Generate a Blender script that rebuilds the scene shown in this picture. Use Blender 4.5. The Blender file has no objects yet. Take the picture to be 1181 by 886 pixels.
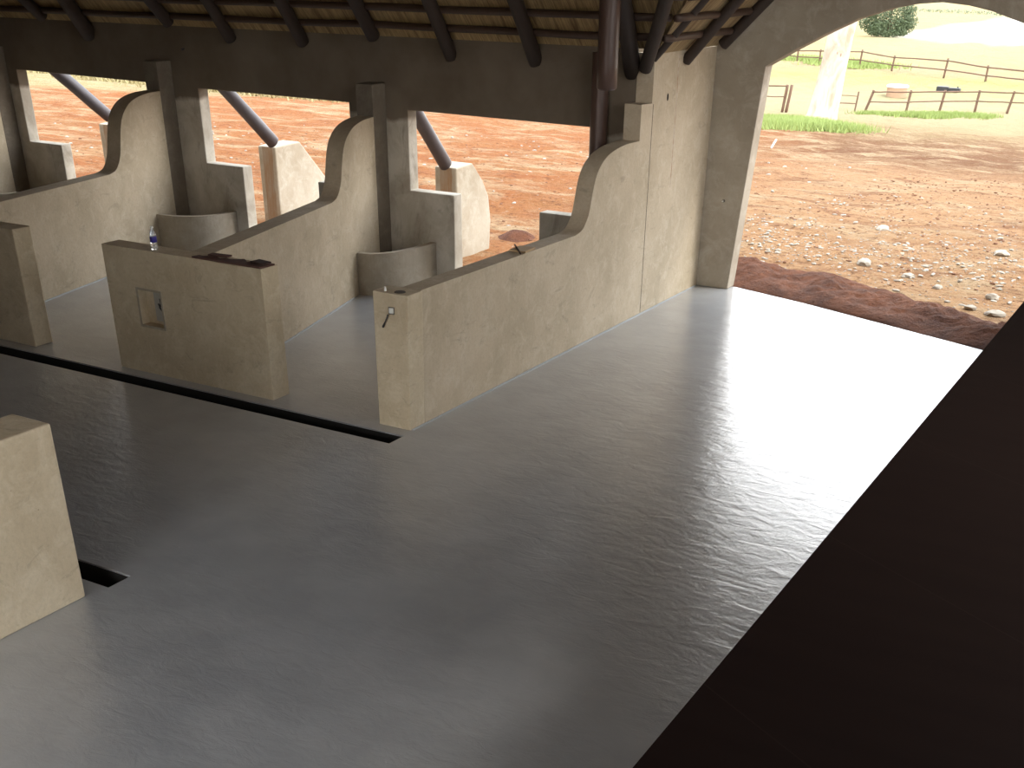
import bpy, bmesh, math, random
from mathutils import Vector, Matrix, noise
from mathutils.geometry import tessellate_polygon
random.seed(7)
PI = math.pi
S = bpy.context.scene
COL = S.collection

# ------------------------------------------------------------------ helpers
def link(o):
    COL.objects.link(o); return o

def tag(o, label=None, cat=None, group=None, kind=None):
    if label: o['label'] = label
    if cat: o['category'] = cat
    if group: o['group'] = group
    if kind: o['kind'] = kind
    return o

def thing(name, label, cat, loc=(0, 0, 0), group=None):
    o = bpy.data.objects.new(name, None); link(o)
    o.empty_display_size = .2
    o.location = loc
    return tag(o, label, cat, group)

def obj(name, bm, mat, parent=None, loc=None, smooth=False, bevel=0, kind=None):
    """bm is in world metres; the object's origin goes to loc (or the parent's place)."""
    base = Vector((0, 0, 0))
    if parent is not None:
        base = Vector((0, 0, 0)); p = parent
        while p is not None:
            base += p.location; p = p.parent
        if loc is None: loc = tuple(base)
    if loc is None: loc = (0, 0, 0)
    L = Vector(loc)
    bmesh.ops.translate(bm, verts=bm.verts, vec=-L)
    bmesh.ops.recalc_face_normals(bm, faces=bm.faces)
    me = bpy.data.meshes.new(name); bm.to_mesh(me); bm.free()
    if mat: me.materials.append(mat)
    o = bpy.data.objects.new(name, me); link(o)
    o.location = L - base
    if parent is not None: o.parent = parent
    if smooth:
        for p in me.polygons: p.use_smooth = True
    if bevel:
        m = o.modifiers.new('bevel', 'BEVEL'); m.width = bevel; m.segments = 2; m.limit_method = 'ANGLE'; m.angle_limit = .7
    if kind: o['kind'] = kind
    return o

def struct(name, bm, mat, **k):
    return obj(name, bm, mat, kind='structure', **k)

def box(bm, x0, y0, z0, x1, y1, z1, rot=None):
    v = [bm.verts.new((x, y, z)) for z in (z0, z1) for y in (y0, y1) for x in (x0, x1)]
    for f in ((0, 1, 3, 2), (4, 6, 7, 5), (0, 4, 5, 1), (2, 3, 7, 6), (0, 2, 6, 4), (1, 5, 7, 3)):
        bm.faces.new([v[i] for i in f])
    if rot is not None:
        c = Vector(((x0+x1)/2, (y0+y1)/2, (z0+z1)/2))
        bmesh.ops.transform(bm, matrix=Matrix.Translation(c) @ rot @ Matrix.Translation(-c), verts=v)
    return v

def extrude_poly(bm, pts3, vec):
    """closed polygon of 3-D points pushed along vec"""
    a = [bm.verts.new(p) for p in pts3]
    b = [bm.verts.new(Vector(p) + Vector(vec)) for p in pts3]
    n = len(a)
    for i, j, k in tessellate_polygon([[Vector(p) for p in pts3]]):
        bm.faces.new((a[i], a[j], a[k])); bm.faces.new((b[k], b[j], b[i]))
    for i in range(n):
        bm.faces.new((a[i], b[i], b[(i+1) % n], a[(i+1) % n]))
    bmesh.ops.dissolve_limit(bm, angle_limit=.0005, verts=a+b, edges=list({e for v in a+b for e in v.link_edges}), delimit=set()) if 0 else None

def tube(bm, pts, radii, seg=14, caps=True, wob=0, seed=0):
    pts = [Vector(p) for p in pts]
    if not hasattr(radii, '__len__'): radii = [radii]*len(pts)
    rings = []
    up = Vector((0, 0, 1))
    d0 = (pts[-1]-pts[0]).normalized()
    if abs(d0.z) > .9: up = Vector((0, 1, 0))
    for i, p in enumerate(pts):
        d = (pts[min(i+1, len(pts)-1)] - pts[max(i-1, 0)]).normalized()
        s = d.cross(up).normalized(); t = s.cross(d).normalized()
        r = []
        for k in range(seg):
            a = 2*PI*k/seg
            q = radii[i]
            if wob: q *= 1 + wob*noise.noise(Vector((seed*9.1+i*.6, math.cos(a)*1.2, math.sin(a)*1.2)))
            r.append(bm.verts.new(p + (s*math.cos(a)+t*math.sin(a))*q))
        rings.append(r)
    for i in range(len(rings)-1):
        for k in range(seg):
            bm.faces.new((rings[i][k], rings[i][(k+1) % seg], rings[i+1][(k+1) % seg], rings[i+1][k]))
    if caps:
        bm.faces.new(rings[0]); bm.faces.new(list(reversed(rings[-1])))

def line(a, b, n):
    a, b = Vector(a), Vector(b)
    return [a.lerp(b, i/n) for i in range(n+1)]

def log_mesh(a, b, r0, r1, seed=0, n=10, sag=.02):
    bm = bmesh.new()
    L = (Vector(b)-Vector(a)).length
    P = line(a, b, n)
    for i, p in enumerate(P):
        if 0 < i < n:
            p += Vector((noise.noise(Vector((seed*3.3, i*.5, 1))), noise.noise(Vector((seed*3.3, i*.5, 5))), noise.noise(Vector((seed*3.3, i*.5, 9)))))*sag
    R = [r0+(r1-r0)*i/n for i in range(n+1)]
    # rounded ends
    d = (P[1]-P[0]).normalized(); e = (P[-1]-P[-2]).normalized()
    P = [P[0], P[0]+d*r0*.18] + P[1:-1] + [P[-1]-e*r1*.18, P[-1]]
    R = [r0*.8, R[0]] + R[1:-1] + [R[-1], r1*.8]
    tube(bm, P, R, 16, True, .10, seed)
    return bm

# ------------------------------------------------------------------ materials
class NT:
    def __init__(s, name):
        s.m = bpy.data.materials.new(name); s.m.use_nodes = True
        s.t = s.m.node_tree; s.n = s.t.nodes
        s.b = s.n['Principled BSDF']
        s.co = s.n.new('ShaderNodeTexCoord').outputs['Object']
    def link(s, a, b): s.t.links.new(a, b)
    def mapping(s, scale=(1, 1, 1), rot=(0, 0, 0), src=None):
        m = s.n.new('ShaderNodeMapping'); m.inputs['Scale'].default_value = scale; m.inputs['Rotation'].default_value = rot
        s.link(src or s.co, m.inputs['Vector']); return m.outputs[0]
    def noise(s, scale, detail=5, rough=.55, src=None, dist=0):
        t = s.n.new('ShaderNodeTexNoise'); t.inputs['Scale'].default_value = scale; t.inputs['Detail'].default_value = detail
        t.inputs['Roughness'].default_value = rough; t.inputs['Distortion'].default_value = dist
        s.link(src or s.co, t.inputs['Vector']); return t.outputs['Fac']
    def vor(s, scale, src=None, feat='F1'):
        t = s.n.new('ShaderNodeTexVoronoi'); t.inputs['Scale'].default_value = scale; t.feature = feat
        s.link(src or s.co, t.inputs['Vector']); return t.outputs['Distance']
    def ramp(s, fac, stops):
        r = s.n.new('ShaderNodeValToRGB'); e = r.color_ramp.elements
        while len(e) > 1: e.remove(e[-1])
        e[0].position = stops[0][0]; c = stops[0][1]; e[0].color = (*c, 1) if hasattr(c, '__len__') else (c, c, c, 1)
        for p, c in stops[1:]:
            x = e.new(p); x.color = (*c, 1) if hasattr(c, '__len__') else (c, c, c, 1)
        s.link(fac, r.inputs['Fac']); return r.outputs['Color']
    def mix(s, fac, a, b, mode='MIX'):
        x = s.n.new('ShaderNodeMix'); x.data_type = 'RGBA'; x.blend_type = mode
        for v, i in ((fac, 0), (a, 6), (b, 7)):
            if hasattr(v, 'links') or isinstance(v, bpy.types.NodeSocket): s.link(v, x.inputs[i])
            elif i == 0: x.inputs[i].default_value = v
            else: x.inputs[i].default_value = (*v, 1)
        return x.outputs[2]
    def math(s, op, a, b=0.0, clamp=False):
        x = s.n.new('ShaderNodeMath'); x.operation = op; x.use_clamp = clamp
        for v, i in ((a, 0), (b, 1)):
            if isinstance(v, bpy.types.NodeSocket): s.link(v, x.inputs[i])
            else: x.inputs[i].default_value = v
        return x.outputs[0]
    def sep(s, src=None):
        x = s.n.new('ShaderNodeSeparateXYZ'); s.link(src or s.co, x.inputs[0]); return x.outputs
    def color(s, c):
        if isinstance(c, bpy.types.NodeSocket): s.link(c, s.b.inputs['Base Color'])
        else: s.b.inputs['Base Color'].default_value = (*c, 1)
    def rough(s, v):
        if isinstance(v, bpy.types.NodeSocket): s.link(v, s.b.inputs['Roughness'])
        else: s.b.inputs['Roughness'].default_value = v
    def bump(s, h, strength=.3, dist=.02):
        x = s.n.new('ShaderNodeBump'); x.inputs['Strength'].default_value = strength; x.inputs['Distance'].default_value = dist
        s.link(h, x.inputs['Height'])
        if s.b.inputs['Normal'].links:
            s.link(s.b.inputs['Normal'].links[0].from_socket, x.inputs['Normal'])
        s.link(x.outputs[0], s.b.inputs['Normal'])

def plaster(name, c=(.50, .45, .37), dark=(.36, .31, .24), lite=(.60, .56, .48)):
    t = NT(name)
    big = t.noise(1.3, 6, .6); mid = t.noise(4.5, 7, .7, dist=.6); fine = t.noise(30, 4, .7)
    a = t.mix(t.ramp(big, [(.35, 0), (.65, 1)]), dark, c)
    a = t.mix(t.ramp(mid, [(.48, 0), (.72, .75)]), a, lite)
    a = t.mix(t.ramp(t.noise(2.6, 8, .75, t.mapping((1, 1, 2.2)), 1.0), [(.30, .55), (.43, 0)]), a, (.27, .22, .16))
    a = t.mix(t.math('MULTIPLY', t.ramp(fine, [(.3, 1), (.55, 0)]), .18), a, (.25, .21, .16))
    pits = t.ramp(t.vor(9), [(.03, 1), (.05, 0)])
    a = t.mix(t.math('MULTIPLY', pits, .5), a, (.12, .09, .07))
    t.color(a); t.rough(.82); t.b.inputs['Specular IOR Level'].default_value = .25
    t.bump(t.noise(6, 6, .6), .35, .02); t.bump(fine, .25, .004)
    return t.m

def simple(name, c, rough=.6, metal=0, var=.25, scale=20, bump=.1):
    t = NT(name)
    d = tuple(v*(1-var) for v in c)
    t.color(t.mix(t.noise(scale, 4), d, c)); t.rough(rough); t.b.inputs['Metallic'].default_value = metal
    if bump: t.bump(t.noise(scale*2, 4), bump, .004)
    return t.m

M = {}
M['plaster'] = plaster('cement_plaster', (.55, .455, .33), (.44, .36, .25), (.61, .53, .405))
M['plaster_warm'] = plaster('warm_cement_plaster', (.62, .525, .375), (.50, .41, .28), (.68, .60, .45))
M['plaster_dull'] = plaster('dull_cement_plaster', (.27, .24, .20), (.20, .175, .145), (.34, .31, .27))
M['pilaster'] = plaster('brown_pilaster_plaster', (.19, .155, .115), (.14, .115, .088), (.23, .20, .155))
M['plaster_mid'] = plaster('grey_arch_wall_plaster', (.36, .31, .24), (.27, .225, .17), (.44, .39, .315))
M['plaster_out'] = plaster('weathered_buttress_plaster', (.40, .355, .28), (.31, .26, .19), (.47, .44, .37))

def mat_window_wall():
    t = NT('two_tone_window_wall_plaster')
    x, y, z = t.sep()[:]
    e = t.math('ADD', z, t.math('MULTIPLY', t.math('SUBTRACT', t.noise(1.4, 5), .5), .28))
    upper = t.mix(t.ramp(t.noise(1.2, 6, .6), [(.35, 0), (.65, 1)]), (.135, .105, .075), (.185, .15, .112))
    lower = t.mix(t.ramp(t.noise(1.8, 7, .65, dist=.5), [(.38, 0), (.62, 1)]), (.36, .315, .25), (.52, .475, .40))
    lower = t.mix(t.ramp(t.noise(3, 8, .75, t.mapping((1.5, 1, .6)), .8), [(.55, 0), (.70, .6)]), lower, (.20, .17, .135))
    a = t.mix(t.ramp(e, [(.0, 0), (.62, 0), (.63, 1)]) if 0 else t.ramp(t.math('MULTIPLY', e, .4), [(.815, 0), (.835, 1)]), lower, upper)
    t.color(a); t.rough(.85); t.b.inputs['Specular IOR Level'].default_value = .2
    t.bump(t.noise(6, 6, .6), .35, .02); t.bump(t.noise(30, 4, .7), .25, .004)
    return t.m
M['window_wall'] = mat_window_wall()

def mat_floor():
    t = NT('grey_floor_paint')
    big = t.noise(.7, 6, .6); mid = t.noise(2.2, 5, .55, dist=.3)
    a = t.mix(t.ramp(big, [(.3, 0), (.7, 1)]), (.285, .298, .312), (.35, .366, .384))
    a = t.mix(t.ramp(mid, [(.40, 0), (.8, .4)]), a, (.50, .515, .53))
    fl = t.ramp(t.vor(22), [(.035, 1), (.06, 0)])  # white flecks painted into the colour as sparkle glints
    a = t.mix(t.math('MULTIPLY', fl, t.ramp(t.noise(1.1, 3), [(.45, 0), (.6, .8)])), a, (.85, .85, .85))
    t.color(a)
    t.rough(.29)
    t.b.inputs['Specular IOR Level'].default_value = .75
    t.b.inputs['Coat Weight'].default_value = 1.0; t.b.inputs['Coat Roughness'].default_value = .19
    stroke = t.noise(4.0, 4, .6, t.mapping((1, 2.0, 1), (0, 0, .5)), .6)
    t.bump(stroke, .42, .016)
    t.bump(t.noise(13, 6, .75, t.mapping((1, 1.6, 1), (0, 0, -.4))), .35, .005)
    t.bump(t.noise(60, 3, .6), .3, .0025)
    t.link(t.b.inputs['Normal'].links[0].from_socket, t.b.inputs['Coat Normal'])
    return t.m
M['floor'] = mat_floor()
M['drain'] = simple('black_drain_shade', (.012, .011, .010), .95)  # near-black stands in for the deep shade inside the drains

def mat_ground():
    t = NT('bare_soil_and_field')
    x, y, z = t.sep()[:]
    warp = t.math('MULTIPLY', t.math('SUBTRACT', t.noise(.12, 4), .5), 9)
    yy = t.math('ADD', y, warp)
    f = t.math('DIVIDE', yy, 240)
    # distance bands: orange building site, bank, pale track, cream paddock, yellow field, pale flats
    far = t.ramp(f, [(.0, (.43, .245, .12)), (.10, (.41, .235, .12)), (.135, (.20, .10, .048)), (.165, (.22, .115, .055)), (.20, (.31, .22, .115)), (.235, (.36, .29, .16)),
                     (.31, (.38, .33, .19)), (.35, (.36, .34, .16)), (.385, (.32, .31, .12)), (.41, (.35, .27, .15)), (.47, (.36, .31, .155)), (.58, (.37, .35, .17)),
                     (.625, (.80, .80, .76)), (.84, (.80, .80, .76)), (.9, (.4, .4, .26))])
    site = t.mix(t.ramp(t.noise(.5, 6, .6), [(.35, 0), (.65, 1)]), (.34, .125, .044), (.35, .155, .060))
    k = t.ramp(t.math('ADD', t.math('DIVIDE', t.math('ADD', x, t.math('MULTIPLY', y, .25)), -20), .12), [(.0, 0), (.25, 1)])
    k = t.math('MULTIPLY', k, t.ramp(t.math('DIVIDE', y, 60), [(.72, 1), (.82, 0)]))
    bank = t.ramp(t.math('DIVIDE', t.math('SUBTRACT', yy, t.math('MULTIPLY', t.math('ADD', x, 45.0), .9)), 60), [(.40, 0), (.50, 1)])
    near = t.mix(k, far, site)
    near = t.mix(t.math('MULTIPLY', bank, t.ramp(t.math('DIVIDE', x, -60), [(.5, 0), (.6, 1)])), near, (.36, .30, .15))
    close = t.ramp(t.math('DIVIDE', y, 60), [(.7, 1), (.95, .25)])
    # broad darker soil, pale sandy patches, then fine grit
    a = t.mix(t.math('MULTIPLY', t.math('SUBTRACT', close, t.math('MULTIPLY', k, .55), True), t.ramp(t.noise(.55, 9, .72, t.mapping((.8, 1.6, 1), (0, 0, .35)), .9), [(.49, 0), (.62, .75)])), near, (.20, .080, .036))
    pale = t.ramp(t.noise(.42, 9, .75, t.mapping((1, 1.7, 1), (0, 0, -.2)), .4), [(.48, 0), (.62, .85)])
    a = t.mix(t.math('MULTIPLY', pale, close), a, (.47, .34, .20))
    grit = t.noise(7, 6, .8)
    a = t.mix(t.math('MULTIPLY', close, t.ramp(grit, [(.36, .8), (.47, 0)])), a, (.12, .05, .025))
    a = t.mix(t.math('MULTIPLY', close, t.ramp(grit, [(.58, 0), (.68, .7)])), a, (.46, .36, .26))
    t.color(a); t.rough(.95); t.b.inputs['Specular IOR Level'].default_value = .1
    t.bump(t.noise(2.2, 8, .75), 1, .30); t.bump(t.noise(14, 5, .7), 1, .06)
    return t.m
M['ground'] = mat_ground()

def mat_soil(name, a, b):
    t = NT(name)
    t.color(t.mix(t.ramp(t.noise(3, 8, .7), [(.35, 0), (.65, 1)]), a, b)); t.rough(.95)
    t.bump(t.noise(9, 8, .75), 1, .16); t.bump(t.noise(40, 4, .7), .5, .01)
    return t.m
M['mound'] = mat_soil('dark_turned_soil', (.085, .024, .006), (.20, .062, .018))
M['heap'] = mat_soil('red_soil_heap', (.24, .10, .05), (.36, .20, .11))

def mat_wood(name, a, b, rough=.55):
    t = NT(name)
    g = t.noise(3, 6, .6, t.mapping((6, 1.2, 1.2)), 1)
    t.color(t.mix(g, a, b)); t.rough(rough)
    t.bump(g, .4, .01); t.bump(t.noise(24, 4), .2, .004)
    return t.m
M['log'] = mat_wood('creosoted_log', (.020, .012, .008), (.045, .028, .020), .7)
M['log_post'] = mat_wood('red_brown_log', (.060, .032, .024), (.105, .062, .047), .42)
M['brace'] = mat_wood('grey_purple_log', (.035, .030, .034), (.065, .056, .062), .5)
M['lath'] = mat_wood('dark_lath', (.040, .022, .015), (.075, .042, .028))
M['fence'] = mat_wood('weathered_fence_pole', (.10, .055, .035), (.19, .11, .07), .8)
M['offcut'] = mat_wood('timber_offcut', (.42, .28, .14), (.55, .38, .20), .7)

def mat_thatch():
    t = NT('thatch_reed')
    s = t.noise(1, 6, .8, t.mapping((70, 2.2, 2.2)))
    s2 = t.noise(1, 4, .6, t.mapping((16, 1.5, 1.5)))
    a = t.mix(t.ramp(s, [(.3, 0), (.65, 1)]), (.16, .095, .04), (.58, .41, .19))
    a = t.mix(t.ramp(s2, [(.35, .8), (.5, 0)]), a, (.16, .09, .04))
    t.color(a); t.rough(.85); t.bump(s, .9, .03)
    return t.m
M['thatch'] = mat_thatch()
def mat_thatch_y():
    t = NT('thatch_reed_side')
    s = t.noise(1, 6, .8, t.mapping((2.2, 70, 2.2)))
    s2 = t.noise(1, 4, .6, t.mapping((1.5, 16, 1.5)))
    a = t.mix(t.ramp(s, [(.3, 0), (.65, 1)]), (.18, .11, .05), (.56, .42, .22))
    a = t.mix(t.ramp(s2, [(.35, .8), (.5, 0)]), a, (.16, .09, .04))
    t.color(a); t.rough(.85); t.bump(s, .9, .03)
    return t.m
M['thatch_y'] = mat_thatch_y()

def mat_loft():
    t = NT('dark_loft_boards')
    x, y, z = t.sep()[:]
    w = t.math('FRACT', t.math('MULTIPLY', t.math('ADD', y, t.math('MULTIPLY', x, .6)), 1/1.05))
    gap = t.ramp(w, [(.0, 0), (.006, 1)])
    a = t.mix(t.noise(2.5, 6, .6, t.mapping((.6, 4, 1))), (.010, .005, .004), (.016, .009, .007))
    a = t.mix(gap, (.022, .014, .011), a)
    t.color(a); t.rough(.75); t.b.inputs['Specular IOR Level'].default_value = .04
    return t.m
M['loft'] = mat_loft()
M['stone'] = simple('pale_quartz_stone', (.42, .37, .30), .9, 0, .3, 6, .4)
M['grass'] = simple('green_grass', (.33, .41, .12), .8, 0, .4, 3, 0)
M['grass_dry'] = simple('dry_grass', (.36, .30, .14), .8, 0, .4, 3, 0)
def mat_bark():
    t = NT('pale_gum_bark')
    p = t.noise(1.5, 6, .6, t.mapping((1, 1, .5)), .8)
    a = t.mix(t.ramp(p, [(.45, 0), (.62, 1)]), (.50, .45, .37), (.36, .28, .20))
    a = t.mix(t.ramp(t.vor(2.2, t.mapping((1, 1, .5))), [(.06, .9), (.1, 0)]), a, (.25, .15, .1))
    t.color(a); t.rough(.7); t.bump(t.noise(5, 5), .4, .05)
    return t.m
M['bark'] = mat_bark()
M['leaf'] = simple('tree_leaf', (.095, .13, .055), .7, 0, .5, 1.2, 0)
M['leaf_far'] = simple('distant_tree_leaf', (.20, .24, .14), .8, 0, .3, .5, 0)
M['trunk_dark'] = simple('brown_bark', (.12, .08, .05), .9)
M['tank'] = simple('tan_concrete_tank', (.42, .27, .17), .9)
M['tank_top'] = simple('white_tank_lid', (.85, .85, .85), .7, 0, .05)
M['black'] = simple('black_plastic', (.02, .02, .022), .5)
M['white'] = simple('white_plastic', (.82, .82, .78), .4, 0, .05)
M['steel'] = simple('dull_steel', (.25, .23, .2), .45, .8)
M['rust'] = simple('exposed_red_brick', (.125, .060, .045), .9, 0, .5, 14, .6)
M['rust_dark'] = simple('dark_brick_chunk', (.055, .028, .022), .9, 0, .4, 20, .5)
M['caulk'] = simple('pale_paint_line', (.46, .48, .50), .5, 0, .2, 8, .1)
M['label_blue'] = simple('dark_blue_label', (.03, .02, .25), .4, 0, .1)
def mat_pet():
    t = NT('clear_bottle_plastic'); t.color((.92, .95, .97)); t.rough(.06)
    t.b.inputs['Transmission Weight'].default_value = .85; t.b.inputs['IOR'].default_value = 1.35
    return t.m
M['pet'] = mat_pet()
M['stain'] = simple('dark_brown_patch', (.10, .08, .06), .9, 0, .3, 10, .2)  # dark brown for the joint, the recess disc and basin bottoms

# ------------------------------------------------------------------ floor with two drains
H = 1.3
XE = .02                                     # both drains stop at the passage
Y1a, Y1b = -.148, -.385                      # far drain
Y2a, Y2b = -3.64, -3.855                     # near drain
XL = -14.0
bm = bmesh.new()
def slab(poly, top=0.0, bot=-.25):
    extrude_poly(bm, [(x, y, bot) for x, y in poly], (0, 0, top-bot))
slab([(XL, Y1a), (XE, Y1a), (XE, Y1b), (XL, Y1b), (XL, Y2a), (XE, Y2a), (XE, Y2b), (XL, Y2b), (XL, -9.2), (0, -9.2), (0, -11.6), (5.6, -11.6),
      (5.6, 5.2), (4.1, 5.85), (1.65, 6.80), (.52, 7.16), (.0, 7.2), (-.22, 5.3), (XL, 5.3)])
struct('floor', bm, M['floor'], bevel=.008)
for nm, a, b, lab in (('drain_channel', Y1a, Y1b, 'long black open drain slot running past the low front walls of the far stalls'),
                      ('drain_channel', Y2a, Y2b, 'short visible end of black drain slot beside the near left block')):
    bm = bmesh.new()
    xl = XL+.05
    box(bm, xl, b+.004, -.24, XE-.004, a-.004, -.225)
    box(bm, xl, a-.014, -.224, XE-.004, a-.004, -.012)
    box(bm, xl, b+.004, -.224, XE-.004, b+.014, -.012)
    box(bm, XE-.016, b+.0142, -.224, XE-.004, a-.0142, -.012)
    tag(obj(nm, bm, M['drain'], loc=(xl, b, -.24)), lab, 'drain')

# ------------------------------------------------------------------ window wall (outline runs round each keyhole opening)
YW, TW = 5.1, .2
keys = [  # left, right, low left, low right, head left z, head right z, sill z
    (-11.04, -8.2, -10.31, -8.9, 2.285, 2.245, 1.24),
    (-7.19, -4.47, -6.49, -5.1, 2.218, 2.194, 1.222),
    (-3.505, -.78, -2.80, -1.49, 2.158, 2.132, 1.17)]
zt = 3.55
out = [(XL, -.02), (XL, 3.02), (-12.5, 3.02)]
out = [(XL, 0), (XL, 3.02), (-.22, 3.02), (-.22, 0)]
for a, b, c, d, h0, h1, s in reversed(keys):
    out += [(d, 0), (d, s-.08), (b, s-.08), (b, h1), (a, h0), (a, s), (c, s), (c, 0)]
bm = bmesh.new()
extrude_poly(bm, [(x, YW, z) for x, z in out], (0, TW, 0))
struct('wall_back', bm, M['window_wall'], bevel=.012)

# ------------------------------------------------------------------ arch wall
YA, TA = 6.97, .25
arch = [(.46, 0), (.668, 2.747), (1.052, 2.958), (1.40, 3.135), (1.752, 3.297), (2.143, 3.416), (2.40, 3.465), (2.70, 3.49),
        (3.00, 3.465), (3.26, 3.416), (3.66, 3.297), (4.01, 3.135), (4.36, 2.958), (4.74, 2.747), (4.95, 0)]
out = [(-.216, 0), (-.216, 2.95), (0.0, 2.95), (5.5, 8.15), (11, 2.95), (11, 0)] + list(reversed(arch))
bm = bmesh.new()
extrude_poly(bm, [(x, YA, z) for x, z in out], (0, TA, 0))
struct('wall_right', bm, M['plaster_mid'], bevel=.01)
# far-end wall of the passage behind the camera, with a big opening for daylight
bm = bmesh.new()
extrude_poly(bm, [(-.2, -11.5, 0), (-.2, -11.5, 2.95), (0, -11.5, 2.95), (5.5, -11.5, 8.15), (11, -11.5, 2.95), (11, -11.5, 0), (5.5, -11.5, 0)] + [(x+(.5 if x > 2.7 else -.35), -11.5, z+.35*(z > 1)) for x, z in reversed(arch)], (0, -.25, 0))
struct('wall_front', bm, M['plaster_dull'])
bm = bmesh.new()
box(bm, 11, -11.75, 0, 11.2, 7.2, 2.95)
struct('wall_east', bm, M['plaster_dull'])
bm = bmesh.new(); extrude_poly(bm, [(XL-.2, 5.3, 0), (XL-.2, 5.3, 3.0), (XL-.2, -2.05, 10.0), (XL-.2, -9.4, 3.0), (XL-.2, -9.4, 0)], (.2, 0, 0))
struct('wall_left', bm, M['plaster_dull'])
bm = bmesh.new()
out = [(XL, 0), (XL, 3.02), (-.0, 3.02), (-.0, 0)]
extrude_poly(bm, [(x, -9.4, z) for x, z in out], (0, .2, 0))
struct('wall_near', bm, M['plaster_dull'])
bm = bmesh.new(); box(bm, 5.62, -11.48, 0, 5.8, 6.95, 2.18)
struct('wall_passage', bm, M['plaster_dull'])
bm = bmesh.new(); extrude_poly(bm, [(5.585, -11.48, 2.2), (5.53, -7.0, 2.2), (5.495, -4.0, 2.2), (5.46, -1.0, 2.2), (5.375, 6.95, 2.2), (10.98, 6.95, 2.2), (10.98, -11.48, 2.2)], (0, 0, .15))
struct('floor_loft', bm, M['loft'])

# ------------------------------------------------------------------ thatched roof (underside seen)
def sheet(polys, th=.22):
    bm = bmesh.new()
    for poly, up in polys:
        extrude_poly(bm, poly, up)
    return bm
e = .55      # eaves
polyA = []
for s in (1, -1):
    f = (lambda y: y) if s == 1 else (lambda y: -4.1-y)
    P = lambda x, y, z: (x, f(y), z)
    up = (0, 0, .3)
    polyA.append(([P(XL-.4, 5.1+e, 3.0-e), P(-.3, 5.1+e, 3.0-e), P(-.3, 5.1, 3.0), P(XL-.4, 5.1, 3.0)], up))
    polyA.append(([P(XL-.4, 5.1, 3.0), P(0, 5.1, 3.0), P(0, -2.05, 10.15), P(XL-.4, -2.05, 10.15)], up))
    polyA.append(([P(0, 5.1, 3.0), P(5.5, -.15, 8.25), P(5.5, -2.05, 10.15), P(0, -2.05, 10.15)], up))
    polyA.append(([P(11, 5.1, 3.0), P(5.5, -.15, 8.25), P(5.5, -2.05, 10.15), P(11, -2.05, 10.15)], up))
struct('ceiling', sheet(polyA), M['thatch'])
polyB = []
polyB.append(([(-.0, 7.3, 2.95), (0, 5.1, 2.95), (5.5, -.15, 8.2), (5.5, 7.3, 8.2)], (0, 0, .3)))
polyB.append(([(11, 7.3, 2.95), (11, 5.1, 2.95), (5.5, -.15, 8.2), (5.5, 7.3, 8.2)], (0, 0, .3)))
polyB.append(([(-.0, -11.9, 2.95), (0, -9.2, 2.95), (5.5, -3.95, 8.2), (5.5, -11.9, 8.2)], (0, 0, .3)))
polyB.append(([(11, -11.9, 2.95), (11, -9.2, 2.95), (5.5, -3.95, 8.2), (5.5, -11.9, 8.2)], (0, 0, .3)))
struct('ceiling_gable', sheet(polyB), M['thatch_y'])

# rafters: foot at the wall, direction up the slope
raf = [((-9.989, 4.92, 2.949), (-.22, -.78), .085, 'leftmost dark log rafter end against the window wall'),
       ((-9.26, 5.113, 2.737), (.22, -.78), .115, 'thick dark log rafter second from the left end'),
       ((-6.424, 5.059, 2.791), (.13, -.79), .085, 'dark log rafter above the left corner of the middle opening'),
       ((-5.141, 5.051, 2.799), (.14, -.79), .090, 'dark log rafter above the middle of the middle opening'),
       ((-2.818, 5.127, 2.723), (.12, -.79), .088, 'dark log rafter above the left half of the right opening'),
       ((-1.594, 5.129, 2.721), (.10, -.79), .095, 'dark log rafter above the right half of the right opening'),
       ((-.30, 5.15, 2.66), (.19, -.79), .105, 'brown log rafter just right of the hanging post')]
for i, (t, (sx, sy), r, lab) in enumerate(raf):
    d = Vector((sx, sy, -sy)).normalized()
    a = Vector(t) + Vector((0, 0, .09)) - d*.02
    b = a + d*(9.2 if abs(sx) < .2 else 8.8)
    o = obj('rafter', log_mesh(a, b, r*.96, r*1.0, seed=i+1, n=14), M['log'], loc=tuple(a), smooth=True)
    tag(o, lab, 'roof beam', 'log rafters of the thatched roof')
# rafters of the gable over the archway
raf2 = [((-.10, 5.06, 2.80), (.58, -.79, .80), 8.0, .085, 'brown log rafter rising right from the top corner of the tall wall'),
        ((-.16, 5.15, 2.80), (.95, -.20, .93), 7.2, .072, 'dark log rafter crossing just above the tall wall corner'),
        ((.0, 5.98, 2.83), (.95, -.26, .93), 7.0, .070, 'dark log rafter resting on the tall wall near the arch')]
for i, (t, d, L, r, lab) in enumerate(raf2):
    d = Vector(d).normalized(); a = Vector(t); b = a + d*L
    o = obj('rafter', log_mesh(a, b, r*.9, r, seed=i+20, n=12), M['log'], loc=tuple(a), smooth=True)
    tag(o, lab, 'roof beam', 'log rafters of the thatched roof')
bm = log_mesh((.10, 6.87, 2.96), (5.4, 6.87, 8.00), .07, .07, seed=31, n=8)
tag(obj('rafter', bm, M['log'], loc=(.10, 6.87, 2.96), smooth=True), 'dark log rafter lying against the arch wall', 'roof beam', 'log rafters of the thatched roof')
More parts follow.
